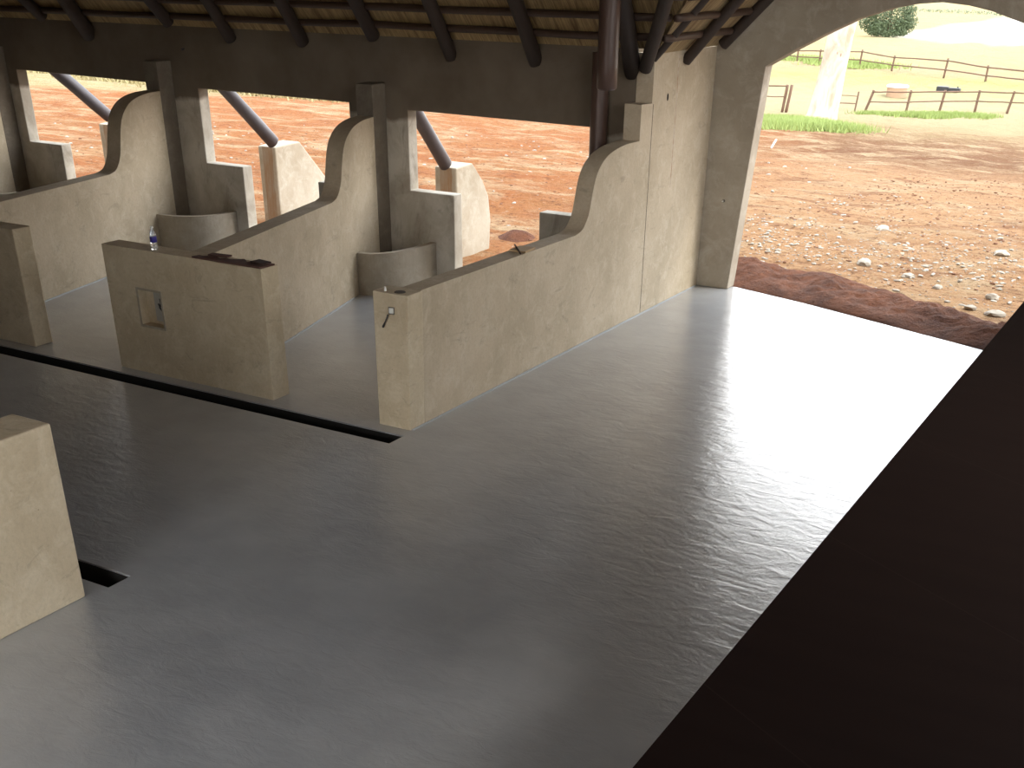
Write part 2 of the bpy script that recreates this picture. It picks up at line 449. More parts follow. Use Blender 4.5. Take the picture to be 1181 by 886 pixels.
# truss logs: from the outside buttress through the wall into the roof
tru = [((-10.44, 6.30, 1.54), (-10.75, 5.67, 2.17), 'grey log brace rising from the buttress beyond the left opening'),
       ((-7.09, 6.50, 1.37), (-7.28, 5.72, 2.14), 'grey log brace rising from the buttress beyond the middle opening'),
       ((-3.90, 6.56, 1.30), (-3.82, 5.80, 2.05), 'grey log brace rising from the buttress beyond the right opening')]
tips = [(-10.9, 5.0, 2.88), (-7.405, 4.9, 3.02), (-3.899, 4.95, 2.98)]
for i, ((a, b, lab), tp) in enumerate(zip(tru, tips)):
    a, b, tp = Vector(a), Vector(b), Vector(tp)
    d = (b-a).normalized()
    bm = log_mesh(a-d*.03, tp+Vector((0, .25, -.25)), .098, .095, seed=40+i, n=5, sag=.004)
    o = obj('log_brace', bm, M['brace'], loc=tuple(a), smooth=True)
    tag(o, lab, 'roof brace', 'log braces outside the openings')
for i, (t, sk, lab) in enumerate((((-7.405, 4.90, 3.05), -.05, 'slim dark log rafter end above the left stall divider'), ((-3.899, 4.96, 3.00), .08, 'dark log rafter end above the middle stall divider'))):
    d = Vector((sk, -.79, .79)).normalized()
    a = Vector(t) - d*.02; b = a + d*9
    tag(obj('rafter', log_mesh(a, b, .085, .09, seed=60+i, n=14), M['log'], loc=tuple(a), smooth=True), lab, 'roof beam', 'log rafters of the thatched roof')
# laths under the thatch
k = 0
for r in range(12):
    z = 3.13 + .21*r; y = 8.03 - z
    xe = max(-.0, 5.1-y) - .06
    bm = bmesh.new()
    P = line((XL+.1, y, z), (xe, y, z), 26)
    for i, p in enumerate(P): p += Vector((0, .7, -.7))*.025*noise.noise(Vector((i*.35, r*4.1, 2)))
    tube(bm, P, .040, 8, True, .2, r)
    o = obj('roof_lath', bm, M['lath'], loc=(XL+.1, y, z), smooth=True)
    tag(o, ('lowest dark lath under the thatch above the window wall', 'second lowest dark lath under the thatch above the window wall', 'third dark lath up under the thatch above the window wall')[r] if r < 3 else 'dark lath high up under the thatch, %s above the window wall' % ('out of frame' if r > 3 else 'just at the frame top'), 'roof lath', 'dark laths under the main thatch')
    if r < 9:
        x = (z - 2.95 + .04)/.955; y0 = 5.1 - x - .05; z += .02
        bm = bmesh.new()
        P = line((x, y0, z-.02), (x, YA-.02, z-.02), 8)
        for i, p in enumerate(P): p += Vector((.7, 0, .7))*.02*noise.noise(Vector((i*.5, r*4.1, 7)))
        tube(bm, P, .040, 8, True, .2, r+30)
        o = obj('roof_lath', bm, M['lath'], loc=(x, y0, z-.02), smooth=True)
        tag(o, ('lowest dark lath under the thatch beside the arch wall', 'second dark lath up beside the arch wall', 'third dark lath up beside the arch wall', 'fourth dark lath up beside the arch wall')[r] if r < 4 else 'dark lath high under the thatch beside the arch wall', 'roof lath', 'dark laths beside the arch wall')

# ------------------------------------------------------------------ hanging and standing posts
a = Vector((-.06, 4.0, 2.66))
bm = log_mesh(a, (-.06, 4.0, 4.6), .112, .118, seed=77, n=8, sag=.008)
tag(obj('hanging_post', bm, M['log_post'], loc=tuple(a), smooth=True), 'thick reddish brown log post hanging from the roof left of the tall wall', 'post')
bm = bmesh.new()
tube(bm, line((-.635, 4.99, 0), (-.635, 4.99, 2.95), 8), .105, 18, True, .05, 3)
tag(obj('standing_post', bm, M['log_post'], loc=(-.635, 4.99, 0), smooth=True), 'red brown post standing against the window wall at the right opening', 'post')

# ------------------------------------------------------------------ stall dividers
PROF = [(3.30, 1.275), (3.45, 1.30), (3.54, 1.36), (3.62, 1.46), (3.67, 1.60), (3.72, 1.74), (3.79, 1.86), (3.90, 1.95), (4.06, 2.02), (4.26, 2.06), (4.50, 2.08), (4.81, 2.08)]
def smooth_prof(P, n=4):
    out = []
    for i in range(len(P)-1):
        p0 = P[max(i-1, 0)]; p1 = P[i]; p2 = P[i+1]; p3 = P[min(i+2, len(P)-1)]
        for k in range(n):
            t = k/n
            out.append(tuple(.5*((2*p1[j]) + (-p0[j]+p2[j])*t + (2*p0[j]-5*p1[j]+4*p2[j]-p3[j])*t*t + (-p0[j]+3*p1[j]-3*p2[j]+p3[j])*t**3) for j in (0, 1)))
    out.append(P[-1]); return out
def divider(name, label, x0, y0, x1, y1, th, hz, scale_s=1.0, ds=0, curve_dz=0, parent_extra=None, y_end=None, mat='plaster'):
    """right face runs (x0,y0)-(x1,y1); thickness to the left"""
    t = thing(name, label, 'low wall', (x0, y0, 0), 'curved stall dividers')
    def X(y): return x0 + (x1-x0)*(y-y0)/(y1-y0)
    prof = [(y0, 0), (y0, hz)] + [(y+ds, z+curve_dz*((z-1.275)/.8)) for y, z in smooth_prof(PROF)]
    top = prof[-1]
    prof += [(4.808, top[1]), (4.808, 0)]
    bm = bmesh.new()
    extrude_poly(bm, [(X(y), y, z) for y, z in prof], (-th, 0, 0))
    obj('curved_panel', bm, M[mat], t, bevel=.012)
    return t, X, top[1]
dv2, X2, z2 = divider('stall_divider', 'curved plaster stall divider behind the bottle wall, sweeping up to the window wall', -2.58, .25, -3.85, 4.81, .26, 1.30)
dv1, X1, z1 = divider('stall_divider', 'curved plaster stall divider left of the middle opening', -6.55, .25, -7.66, 4.81, .26, 1.30, curve_dz=.10)
dv0, X0, z0_ = divider('stall_divider', 'dark stall divider at the left edge of the picture', -10.2, .25, -11.25, 4.81, .26, 1.30, curve_dz=.12)
for t, X, zz, zt_ in ((dv2, X2, z2, 2.46), (dv1, X1, z1, 2.56), (dv0, X0, z0_, 2.6)):
    bm = bmesh.new(); x = X(4.81)
    extrude_poly(bm, [(x-.27, 4.81, 0), (x, 4.81, 0), (x, 5.098, 0), (x-.27, 5.098, 0)], (0, 0, zt_))
    obj('pilaster', bm, M['pilaster'], t, bevel=.01)  # below the curve its dark brown also stands in for soft corner shade
# the long wall beside the passage
t3 = thing('stall_divider', 'long curved plaster wall along the passage, rising in steps to the arch wall', 'low wall', (0, 0, 0), 'curved stall dividers')
prof = [(0.25, 0), (.25, 1.275), (2.6, 1.262)] + [(y-.03, z-.015) for y, z in smooth_prof(PROF)] + [(4.812, 2.065), (4.812, 2.45), (5.098, 2.44), (5.098, 2.96), (6.965, 2.945), (6.965, 0)]
bm = bmesh.new(); extrude_poly(bm, [(0, y, z) for y, z in prof], (-.215, 0, 0))
obj('curved_panel', bm, M['plaster'], t3, bevel=.010)
bm = bmesh.new()
extrude_poly(bm, [(-.37, 0, 0), (0.0, 0, 0), (0.0, .248, 0), (-.37, .248, 0)], (0, 0, 1.275))
for v in bm.verts:
    if v.co.z > 1: v.co.x += .02 if v.co.x > -.2 else 0
pier = obj('end_pier', bm, M['plaster_warm'], t3, bevel=.008)
# expansion joint, rusty streak and painted-on hole on the tall part
bm = bmesh.new(); box(bm, .0005, 5.13, .02, .0025, 5.138, 2.43)
obj('joint_line', bm, M['stain'], t3)
t = NT('rust_streak'); g = t.noise(8, 5, .7)
t.color(t.mix(t.ramp(g, [(.4, 0), (.6, 1)]), (.50, .44, .36), (.36, .22, .13))); t.rough(.85); M['streak'] = t.m
bm = bmesh.new()
P = []
for i in range(15):
    z = 2.90-i*.105; w = .008+.018*abs(noise.noise(Vector((i*.7, 3, 1)))); y = 5.80+.03*noise.noise(Vector((i*.3, 9, 1)))
    P.append((bm.verts.new((.0018, y-w, z)), bm.verts.new((.0018, y+w, z))))
for i in range(14): bm.faces.new((P[i][0], P[i+1][0], P[i+1][1], P[i][1]))
obj('rust_streak', bm, M['streak'], t3)
bm = bmesh.new(); tube(bm, [(.001, 5.534, 2.474), (.004, 5.534, 2.474)], [.028, .026], 12)
bmesh.ops.scale(bm, vec=(1, .8, 1.5), verts=bm.verts, space=Matrix.Translation((0, -5.534, -2.474)))
obj('hole_shade_disc', bm, M['drain'], t3)  # flat black disc stands for the shade inside a hole
# dark disc painted as a recess's shade, and white peg, on the pier top
bm = bmesh.new(); tube(bm, [(-.12, .085, 1.2755), (-.12, .085, 1.280)], [.055, .05], 18)
obj('recess_shade_disc', bm, M['stain'], t3)
bm = bmesh.new(); tube(bm, [(-.262, .05, 1.275), (-.262, .05, 1.315)], [.012, .010], 10)
obj('white_peg', bm, M['white'], t3, smooth=True)

# ------------------------------------------------------------------ front walls of the stalls
def front_wall(label, xa, xb, h, tc, niche=None, shear_l=0, mat='plaster_warm', ya=0.0):
    t = thing('stall_front_wall', label, 'low wall', ((xa+xb)/2, ya, 0), 'low front walls of the stalls')
    bm = bmesh.new()
    if niche:
        a, b, c, d = niche        # x0,x1,z0,z1
        D = .11
        extrude_poly(bm, [(xa, ya, 0), (xb, ya, 0), (xb, ya, h), (xa, ya, h), (xa, ya, d), (b, ya, d), (b, ya, c), (a, ya, c), (a, ya, d-.0005), (xa, ya, d-.0005)], (0, D, 0))
        box(bm, xa, ya+D, 0, xb, ya+tc, h)
    else:
        box(bm, xa, ya, 0, xb, ya+tc, h)
    bmesh.ops.remove_doubles(bm, verts=bm.verts, dist=.0008)
    obj('wall_block', bm, M[mat], t, bevel=.012 if not niche else 0)
    return t
c2 = front_wall('low plaster wall with a small square niche, water bottle on top', -3.885, -1.71, 1.30, .248, (-3.45, -3.13, .525, .89))
# niche frame, plate and wires
bm = bmesh.new()
a, b, c, d = -3.45, -3.13, .525, .89
for q in ((a-.022, a, c-.022, d+.022), (b, b+.022, c-.022, d+.022), (a, b, d, d+.022), (a, b, c-.022, c)):
    box(bm, q[0], -.008, q[2], q[1], .0, q[3])
obj('niche_frame', bm, M['plaster_out'], c2)
bm = bmesh.new(); box(bm, -3.33, .095, .56, -3.14, .108, .87)
obj('back_plate', bm, simple('grey_board', (.42, .40, .36), .7), c2)
bm = bmesh.new()
tube(bm, [(-3.24, .093, .80), (-3.22, .08, .76), (-3.25, .085, .71), (-3.22, .09, .67)], .009, 8)
tube(bm, [(-3.27, .093, .74), (-3.24, .08, .72), (-3.20, .085, .75), (-3.21, .09, .82)], .009, 8)
obj('loose_wires', bm, M['black'], c2, smooth=True)
c1 = front_wall('dark low plaster wall at the left edge behind the drain', -7.45, -5.27, 1.295, .248)
cb = front_wall('cream plaster block at the lower left corner of the picture', -2.6, 0.0, 1.284, 0, mat='plaster_warm') if False else None
t = thing('stall_front_wall', 'cream plaster wall end standing in the lower left corner', 'low wall', (0, -4.04, 0), 'low front walls of the stalls')
bm = bmesh.new()
extrude_poly(bm, [(0, -4.04, 0), (-.37, -4.04, 0), (-.37, -4.29, 0), (-.20, -4.29, 0), (-.20, -9.15, 0), (0, -9.15, 0)], (0, 0, 1.285))
obj('wall_block', bm, M['plaster_warm'], t, bevel=.015)
# walls further along the near row, seen only as shade-givers beyond the left edge
# red-brown brick remains on the bottle wall
t = thing('brick_remnant', 'broken red brown brick pieces lying along the top of the bottle wall', 'brick rubble', (-2.1, .1, 1.30))
bm = bmesh.new()
N = 16; A = []; B = []
for i in range(N+1):
    x = -2.62+.89*i/N
    A.append((x, .012+.010*noise.noise(Vector((i*.9, 1, 1))))); B.append((x+.02, min(.235, .10+.07*noise.noise(Vector((i*.5, 5, 1)))+.11*i/N)))
extrude_poly(bm, [(x, y, 1.301) for x, y in A] + [(x, y, 1.301) for x, y in reversed(B)], (0, 0, .016))
obj('mortar_bed', bm, M['rust'], t)
bm = bmesh.new(); box(bm, -2.50, .12, 1.3175, -2.26, .21, 1.335, Matrix.Rotation(.12, 4, 'Z'))
obj('brick_piece', bm, M['rust'], t, bevel=.008)
bm = bmesh.new(); box(bm, -1.93, .09, 1.3175, -1.75, .22, 1.334, Matrix.Rotation(-.15, 4, 'Z'))
obj('brick_piece', bm, M['rust_dark'], t, bevel=.008)

# water bottle
def lathe(bm, prof, c, seg=24):
    rings = []
    for r, z in prof:
        rings.append([bm.verts.new((c[0]+r*math.cos(2*PI*k/seg), c[1]+r*math.sin(2*PI*k/seg), c[2]+z)) for k in range(seg)])
    for i in range(len(rings)-1):
        for k in range(seg):
            bm.faces.new((rings[i][k], rings[i][(k+1) % seg], rings[i+1][(k+1) % seg], rings[i+1][k]))
    bm.faces.new(list(reversed(rings[0]))); bm.faces.new(rings[-1])
bc = (-3.19, .075, 1.302)
t = thing('water_bottle', 'clear plastic water bottle with a dark blue label on the low wall', 'bottle', bc)
bm = bmesh.new()
lathe(bm, [(.028, 0), (.034, .006), (.034, .03), (.031, .036), (.034, .042), (.034, .055), (.031, .061), (.034, .067), (.034, .14), (.032, .155), (.022, .185), (.013, .20), (.013, .212)], bc)
body = obj('bottle_body', bm, M['pet'], t, loc=bc, smooth=True)
bm = bmesh.new(); lathe(bm, [(.0348, .078), (.0352, .08), (.0352, .132), (.0348, .134)], bc)
tag(obj('wrap_label', bm, M['label_blue'], body, smooth=True), 'dark blue paper label')
bm = bmesh.new(); lathe(bm, [(.015, .2125), (.016, .214), (.016, .228), (.014, .231)], bc)
obj('cap', bm, M['white'], t, smooth=True)

# socket box with wire on the pier end
t = thing('wall_socket', 'small white and steel socket with a dangling cable on the pier end', 'socket', (-.15, -.001, 1.12))
bm = bmesh.new(); box(bm, -.185, -.022, 1.09, -.125, -.002, 1.155)
bb = obj('back_box', bm, M['steel'], t, bevel=.003)
bm = bmesh.new(); box(bm, -.165, -.04, 1.105, -.122, -.0225, 1.152)
tag(obj('connector', bm, M['white'], bb, bevel=.003), 'white plastic connector')
bm = bmesh.new()
tube(bm, [(-.185, -.03, 1.09), (-.19, -.04, 1.06), (-.215, -.035, 1.02), (-.235, -.03, .99), (-.25, -.025, .965)], [.007, .007, .006, .009, .011], 8)
obj('cable', bm, M['black'], t, smooth=True)
# bolt on the arch pier
t = thing('wall_bolt', 'small steel bolt head in the grey pier left of the arch', 'bolt', (.286, 6.969, 1.13))
bm = bmesh.new(); tube(bm, [(.286, 6.968, 1.13), (.286, 6.94, 1.13)], [.022, .02], 6)
obj('bolt_head', bm, M['steel'], t)
bm = bmesh.new(); tube(bm, [(.286, 6.9395, 1.13), (.286, 6.92, 1.13)], [.010, .009], 8)
obj('bolt_tip', bm, M['white'], t)

# timber offcut and twig on the long wall
bm = bmesh.new(); box(bm, -.20, 2.17, 1.266, -.008, 2.40, 1.284, Matrix.Rotation(.06, 4, 'Z'))
tag(obj('timber_offcut', bm, M['offcut'], loc=(-.1, 2.29, 1.266), bevel=.003), 'short tan timber offcut lying on top of the long wall', 'timber piece')
bm = bmesh.new(); tube(bm, line((.0, 2.07, 1.280), (-.225, 2.335, 1.298), 5), .009, 8)
tag(obj('metal_rod', bm, M['rust_dark'], loc=(-.1, 2.1, 1.28), smooth=True), 'thin rod resting across the top of the long wall beside the offcut', 'rod')

# ------------------------------------------------------------------ corner feed basins
def basin(label, dx, xe, yl, hz, Xf):
    """arc from the divider face at y=yl round to the window wall at x=xe"""
    xl = Xf(yl)
    def arc(off):
        P = []
        cx, cy = xl, 5.1
        for i in range(25):
            a = (PI/2)*i/24
            rx = (xe-cx)-off; ry = (5.1-yl)-off
            q = .82
            P.append((cx+rx*math.sin(a)**q, cy-ry*math.cos(a)**q))
        return P
    o_, i_ = arc(0), arc(.085)
    o_[0] = (Xf(yl)+.004, yl); i_[0] = (Xf(yl+.085)+.004, yl+.085)
    o_[-1] = (xe, 5.096); i_[-1] = (xe-.085, 5.096)
    t = thing('feed_basin', label, 'feed trough', (xl, 5.0, 0), 'corner feed basins')
    bm = bmesh.new()
    extrude_poly(bm, [(x, y, 0) for x, y in o_] + [(x, y, 0) for x, y in reversed(i_)], (0, 0, hz))
    obj('curved_front', bm, M['plaster_mid'], t, bevel=.018)
    bm = bmesh.new()
    ins = i_ + [(Xf(5.09)+.006, 5.094), (Xf(4.8)+.006, 4.8)]
    extrude_poly(bm, [(x, y, .02) for x, y in ins], (0, 0, .16))
    obj('basin_bottom', bm, M['stain'], t)
    return t
basin('rounded plaster feed basin in the corner of the right stall', 0, -3.10, 3.98, .54, X2)
basin('rounded plaster feed basin in the corner of the middle stall', 0, -6.70, 4.28, .59, X1)
basin('dark rounded feed basin at the left edge of the picture', 0, -10.5, 4.0, .6, X0)

# pale painted line where the floor meets the walls
n = 1
def trim(pts, w=.016, h=.010):
    global n
    for i in range(len(pts)-1):
        bm = bmesh.new()
        a, b = Vector((*pts[i], 0)), Vector((*pts[i+1], 0)); d = (b-a).normalized(); s = Vector((d.y, -d.x, 0))
        N = 24; L = []; R = []
        for k in range(N+1):
            p = a.lerp(b, k/N); ww = w*(1+.5*noise.noise(Vector((k*.7, n*3, 1))))
            L.append(p+s*.003); R.append(p+s*(.003+ww))
        extrude_poly(bm, [tuple(v+Vector((0, 0, .0005))) for v in L]+[tuple(v+Vector((0, 0, .0005))) for v in reversed(R)], (0, 0, h))
        struct('trim_%d' % n, bm, M['caulk']); n += 1
trim([(0, .02), (0, 6.9)])
trim([(X2(.26), .26), (X2(3.78), 3.78)], .02)
trim([(X1(.26), .26), (X1(3.9), 3.9)], .02)

# ------------------------------------------------------------------ outside buttresses
def buttress(label, xr, w, yf, zt, yb, slope):
    t = thing('buttress', label, 'buttress', (xr-w/2, yf, 0), 'outside plaster buttresses')
    prof = [(yf, -.15), (yf, zt), (yb, zt+.02)] + slope + [(slope[-1][0]-.05, -.15)]
    bm = bmesh.new(); extrude_poly(bm, [(xr, y, z) for y, z in prof], (-w, 0, 0))
    pb = obj('plaster_block', bm, M['plaster_out'], t, bevel=.02)
    bm = bmesh.new()
    N = 10; fl = []
    for k in range(N+1):
        z = zt-.01-(zt-.12)*k/N
        fl.append((xr-w*.5-.09-.03*noise.noise(Vector((k, 2, xr))), xr-w*.5+.11+.05*noise.noise(Vector((k, 7, xr))), z))
    for k in range(N):
        a, b = fl[k], fl[k+1]
        bm.faces.new([bm.verts.new(p) for p in ((a[0], yf-.003, a[2]), (a[1], yf-.003, a[2]), (b[1], yf-.003, b[2]), (b[0], yf-.003, b[2]))])
    tag(obj('rust_run', bm, M['streak_out'], pb), 'rusty orange stain')
t = NT('orange_rust_run'); g = t.noise(6, 6, .7, t.mapping((2, 2, .4)))
t.color(t.mix(t.ramp(g, [(.35, 0), (.65, 1)]), (.30, .245, .18), (.26, .15, .075))); t.rough(.85); M['streak_out'] = t.m
buttress('cream plaster buttress with sloping back outside the right opening', -3.735, .38, 6.6, 1.25, 7.04, [(7.32, 1.0), (7.50, .74), (7.56, .40)])
buttress('large cream plaster buttress with sloping back outside the middle opening', -7.147, .355, 6.6, 1.28, 7.21, [(7.77, .74), (8.3, .2)])
buttress('narrow plaster buttress edge outside the left opening', -10.55, .40, 6.5, 1.38, 7.0, [(7.5, .8), (8.0, .2)])

# ------------------------------------------------------------------ terrain
def gz(x, y):
    z = -.072*(min(max(y, 12), 67)-12)
    return z
def tz(x, y):
    """ground surface with lumps"""
    d = max(0, min(1, (y-7.2)/2)) if x > -.5 else max(0, min(1, (y-5.4)/1.2))
    if y < 5.3: d = 0 if (-14.5 < x < 11.5 and y > -12) else .5
    a = .05 + .0020*max(0, y-10)
    return gz(x, y) - .03 + d*(a*noise.noise(Vector((x*.55, y*.55, 0)))*1.2 + a*.75*noise.noise(Vector((x*1.9, y*1.9, 4))) + a*.35*noise.noise(Vector((x*4.3, y*4.3, 8)))*(y < 20))
def axis(lo, hi, fine_lo, fine_hi, f, g=1.12):
    v = []; x = fine_lo
    while x <= fine_hi: v.append(x); x += f
    s = f; x = v[-1]
    while x < hi: s *= g; x += s; v.append(x)
    s = f; x = v[0]; w = []
    while x > lo: s *= g; x -= s; w.append(x)
    return list(reversed(w)) + v
def inside(x, y):
    return -14.2 < x < 11.1 and -11.6 < y < 5.2
bm = bmesh.new()
xs = axis(-260, 120, -13, 6, .25); ys = axis(-60, 420, 5.2, 16, .16, 1.07)
grid = [[bm.verts.new((x, y, tz(x, y) if not (inside(x, y) or (-.3 < x < 11.1 and y < 7.0 and y > -12)) else -.4)) for x in xs] for y in ys]
for j in range(len(ys)-1):
    for i in range(len(xs)-1):
        bm.faces.new((grid[j][i], grid[j][i+1], grid[j+1][i+1], grid[j+1][i]))
struct('ground', bm, M['ground'], smooth=True)

# turned soil along the slab edge under the arch
bm = bmesh.new()
NX, NY = 90, 26
g = []
for i in range(NX+1):
    x = .2+4.9*i/NX
    ya = 7.16-.30*(x-.5) if x > .5 else 7.16+(.5-x)*.1
    ya = {True: 7.19-(x-.5)*.30, False: 7.20}[x > .5]
    if x > 1.65: ya = 6.845-(x-1.65)*.388
    yb = 8.45 - .05*x if x < 1.4 else 8.38-(x-1.4)*.56
    r = []
    for j in range(NY+1):
        f = j/NY; y = ya+(yb+.2-ya)*f
        z = -.03 + .20*math.sin(PI*min(1, f*1.02))**.8*(.8+.7*noise.noise(Vector((x*1.3, y*1.3, 3)))) + .05*noise.noise(Vector((x*5, y*5, 1)))*math.sin(PI*f) + .03*noise.noise(Vector((x*13, y*13, 1)))*math.sin(PI*f)
        if f > .96: z = -.12
        r.append(bm.verts.new((x, y, z)))
    g.append(r)
for i in range(NX):
    for j in range(NY): bm.faces.new((g[i][j], g[i+1][j], g[i+1][j+1], g[i][j+1]))
# close the underside so the heap has body
rim = [g[i][0] for i in range(NX+1)] + [g[NX][j] for j in range(1, NY+1)] + [g[i][NY] for i in range(NX-1, -1, -1)] + [g[0][j] for j in range(NY-1, 0, -1)]
low = [bm.verts.new((v.co.x, v.co.y, -.25)) for v in rim]
for i in range(len(rim)): bm.faces.new((rim[i], rim[(i+1) % len(rim)], low[(i+1) % len(rim)], low[i]))
tag(obj('soil_mound', bm, M['mound'], loc=(2, 7.5, -.03), smooth=True), 'dark red brown bank of turned soil along the slab edge under the arch', 'soil heap')

def heap(label, x, y, rx, ry, h, seed, mat='heap', cat='soil heap'):
    bm = bmesh.new(); R = 14; K = 26; rings = []
    for i in range(R+1):
        f = i/R; ring = []
        for k in range(K):
            a = 2*PI*k/K; w = 1+.25*noise.noise(Vector((math.cos(a)*1.5, math.sin(a)*1.5, seed)))
            px, py = x+rx*f*w*math.cos(a), y+ry*f*w*math.sin(a)
            pz = gz(px, py)-.06+h*math.cos(f*PI/2)**1.3*(1+.5*noise.noise(Vector((px*2/rx*.5, py*2/ry*.5, seed))))+.12*h*noise.noise(Vector((px*6, py*6, seed)))
            if i == R: pz = gz(px, py)-.25
            ring.append(bm.verts.new((px, py, pz)))
        rings.append(ring)
    for i in range(R):
        for k in range(K): bm.faces.new((rings[i][k], rings[i][(k+1) % K], rings[i+1][(k+1) % K], rings[i+1][k]))
    bmesh.ops.remove_doubles(bm, verts=bm.verts, dist=.001)
    return tag(obj(name_of(cat), bm, M[mat], loc=(x, y, gz(x, y)), smooth=True), label, cat)
def name_of(c): return c.replace(' ', '_')
heap('small red soil heap just outside the right opening', -3.8, 8.45, .42, .36, .15, 3, 'mound')

# ------------------------------------------------------------------ stones
def stone_bm(x, y, z, r, seed):
    bm = bmesh.new(); bmesh.ops.create_icosphere(bm, subdivisions=2, radius=1)
    q = Vector((random.uniform(.8, 1.3), random.uniform(.7, 1.1), random.uniform(.4, .7)))*r
    for v in bm.verts:
        k = 1+.35*noise.noise(v.co*1.3+Vector((seed*5.1, 0, 0)))
        v.co = Vector((v.co.x*q.x*k, v.co.y*q.y*k, v.co.z*q.z*k))
    bmesh.ops.translate(bm, verts=bm.verts, vec=(x, y, z+q.z*.3))
    return bm
big = [(3.68, 8.6, .10, 'white stone near the right edge just beyond the dark soil bank'), (2.9, 8.75, .075, 'white stone in the middle of the rubble under the arch'),
       (2.35, 9.3, .10, 'pale angular stone left of the centre of the rubble'), (3.9, 7.65, .13, 'large white stone at the right edge above the dark loft'),
       (3.2, 11.6, .12, 'whitish stone farther up the rubble slope'), (1.6, 9.6, .11, 'pale flat stone above the soil bank on the left'),
       (3.55, 7.8, .07, 'small white stone beside the soil bank near the right end'), (1.0, 12.8, .13, 'pale stone far up at the left of the rubble')]
for i, (x, y, r, lab) in enumerate(big):
    o = obj('stone', stone_bm(x, y, tz(x, y), r, i), M['stone'], loc=(x, y, tz(x, y)))
    tag(o, lab, 'stone', 'larger pale stones beyond the arch')
bm = bmesh.new()
def add_stone(bm, x, y, r):
    z = tz(x, y); n0 = len(bm.verts)
    ret = bmesh.ops.create_icosphere(bm, subdivisions=1, radius=1)
    a = random.uniform(0, 6.28); q = (random.uniform(.8, 1.6)*r, random.uniform(.6, 1.0)*r, random.uniform(.3, .6)*r)
    for v in ret['verts']:
        k = random.uniform(.75, 1.2); px, py = v.co.x*q[0]*k, v.co.y*q[1]*k
        v.co = Vector((x+px*math.cos(a)-py*math.sin(a), y+px*math.sin(a)+py*math.cos(a), z+v.co.z*q[2]*k+q[2]*.3))
for i in range(2200):
    # a pale rubble band across the view of the arch
    x = random.uniform(-1.5, 6); y = random.gauss(10.3, 1.5) if random.random() < .75 else random.uniform(8, 19)
    if y < 8.5-.35*max(0, x-1): continue
    add_stone(bm, x, y, random.choice((.010, .012, .014, .018, .02, .025, .04)))
tag(obj('rubble', bm, M['stone'], loc=(2, 10, 0)), 'scatter of small white stones on the orange ground beyond the arch', 'rubble', kind='stuff')
bm = bmesh.new()
for i in range(500):
    x = random.uniform(-24, 0); y = random.uniform(6.5, 26)
    add_stone(bm, x, y, random.choice((.015, .02, .03, .05)))
tag(obj('pebbles', bm, M['stone'], loc=(-10, 12, 0)), 'sparse pebbles on the red ground beyond the stall openings', 'rubble', kind='stuff')
M['clod'] = simple('brown_soil_clod', (.22, .10, .05), .95, 0, .4, 4, .5)
bm = bmesh.new()
for i in range(1800):
    x = random.uniform(-1.5, 6); y = random.uniform(8.3, 26)
    if random.random() < .25: x = random.uniform(-20, 0); y = random.uniform(7.5, 22)
    add_stone(bm, x, y, random.choice((.012, .018, .018, .025, .035)))
tag(obj('soil_clods', bm, M['clod'], loc=(2, 10, 0)), 'small brown soil clods strewn over the bare ground', 'soil clods', kind='stuff')
x0, y0, x1, y1 = -7.54, 30.96, -6.49, 28.4
bm = bmesh.new(); tube(bm, line((-7.45, 31.2, gz(0, 31.2)+.22), (-6.6, 28.4, gz(0, 28.4)+.16), 4), .028, 8)
tag(obj('stick', bm, M['white'], loc=(-6.9, 29.7, gz(0, 29.7)), smooth=True), 'pale stick lying on the soil just right of the arch pier', 'stick')

# ------------------------------------------------------------------ trees
t = thing('gum_tree', 'huge pale gum tree trunk standing beyond the arch', 'tree', (-12.25, 51.2, gz(0, 51.2)))
bm = bmesh.new()
z0 = gz(0, 51.2); zz = [-.3, 0, .25, .6, 1.2, 2.2, 3.6, 5, 7, 9.5]
cx = [-12.72, -12.72, -12.70, -12.68, -12.62, -12.52, -12.38, -12.2, -12.0, -11.8]
rr = [.86, .80, .70, .64, .62, .59, .57, .55, .50, .40]
tube(bm, [(c, 51.2+.05*i, z0+z) for i, (c, z) in enumerate(zip([q+.42 for q in cx], zz))], rr, 28, True, .12, 5)
obj('trunk', bm, M['bark'], t, smooth=True)
bm = bmesh.new(); tube(bm, [(-12.05, 51.5, z0+7.4), (-11.0, 51.4, z0+9.5), (-10.0, 52.8, z0+11.8), (-9.6, 52, z0+13.5)], [.30, .22, .15, .08], 12, True, .1, 3)
tube(bm, [(-12.0, 51.6, z0+8.2), (-13.2, 54, z0+10.2), (-14.3, 54.3, z0+12.5)], [.28, .2, .1], 12, True, .1, 8)
obj('bough', bm, M['bark'], t, smooth=True)
def leaf_cloud(bm, c, rad, n, s):
    for i in range(n):
        while True:
            p = Vector([random.uniform(-1, 1) for _ in range(3)])
            if p.length < 1: break
        p = p*(.55+.45*p.length)
        q = Vector(c)+Vector((p.x*rad[0], p.y*rad[1], p.z*rad[2]))
        u = Vector([random.gauss(0, 1) for _ in range(3)]).normalized(); w = u.orthogonal().normalized()
        v = [bm.verts.new(q+u*s*random.uniform(.7, 1.3)), bm.verts.new(q+w*s*.5), bm.verts.new(q-u*s), bm.verts.new(q-w*s*.5)]
        bm.faces.new(v)
bm = bmesh.new()
for c in ((-10, 53, z0+13), (-13.6, 54, z0+13), (-11.8, 52.8, z0+14.5)): leaf_cloud(bm, c, (2.4, 2.2, 1.5), 700, .16)
obj('leaf_crown', bm, M['leaf'], t)

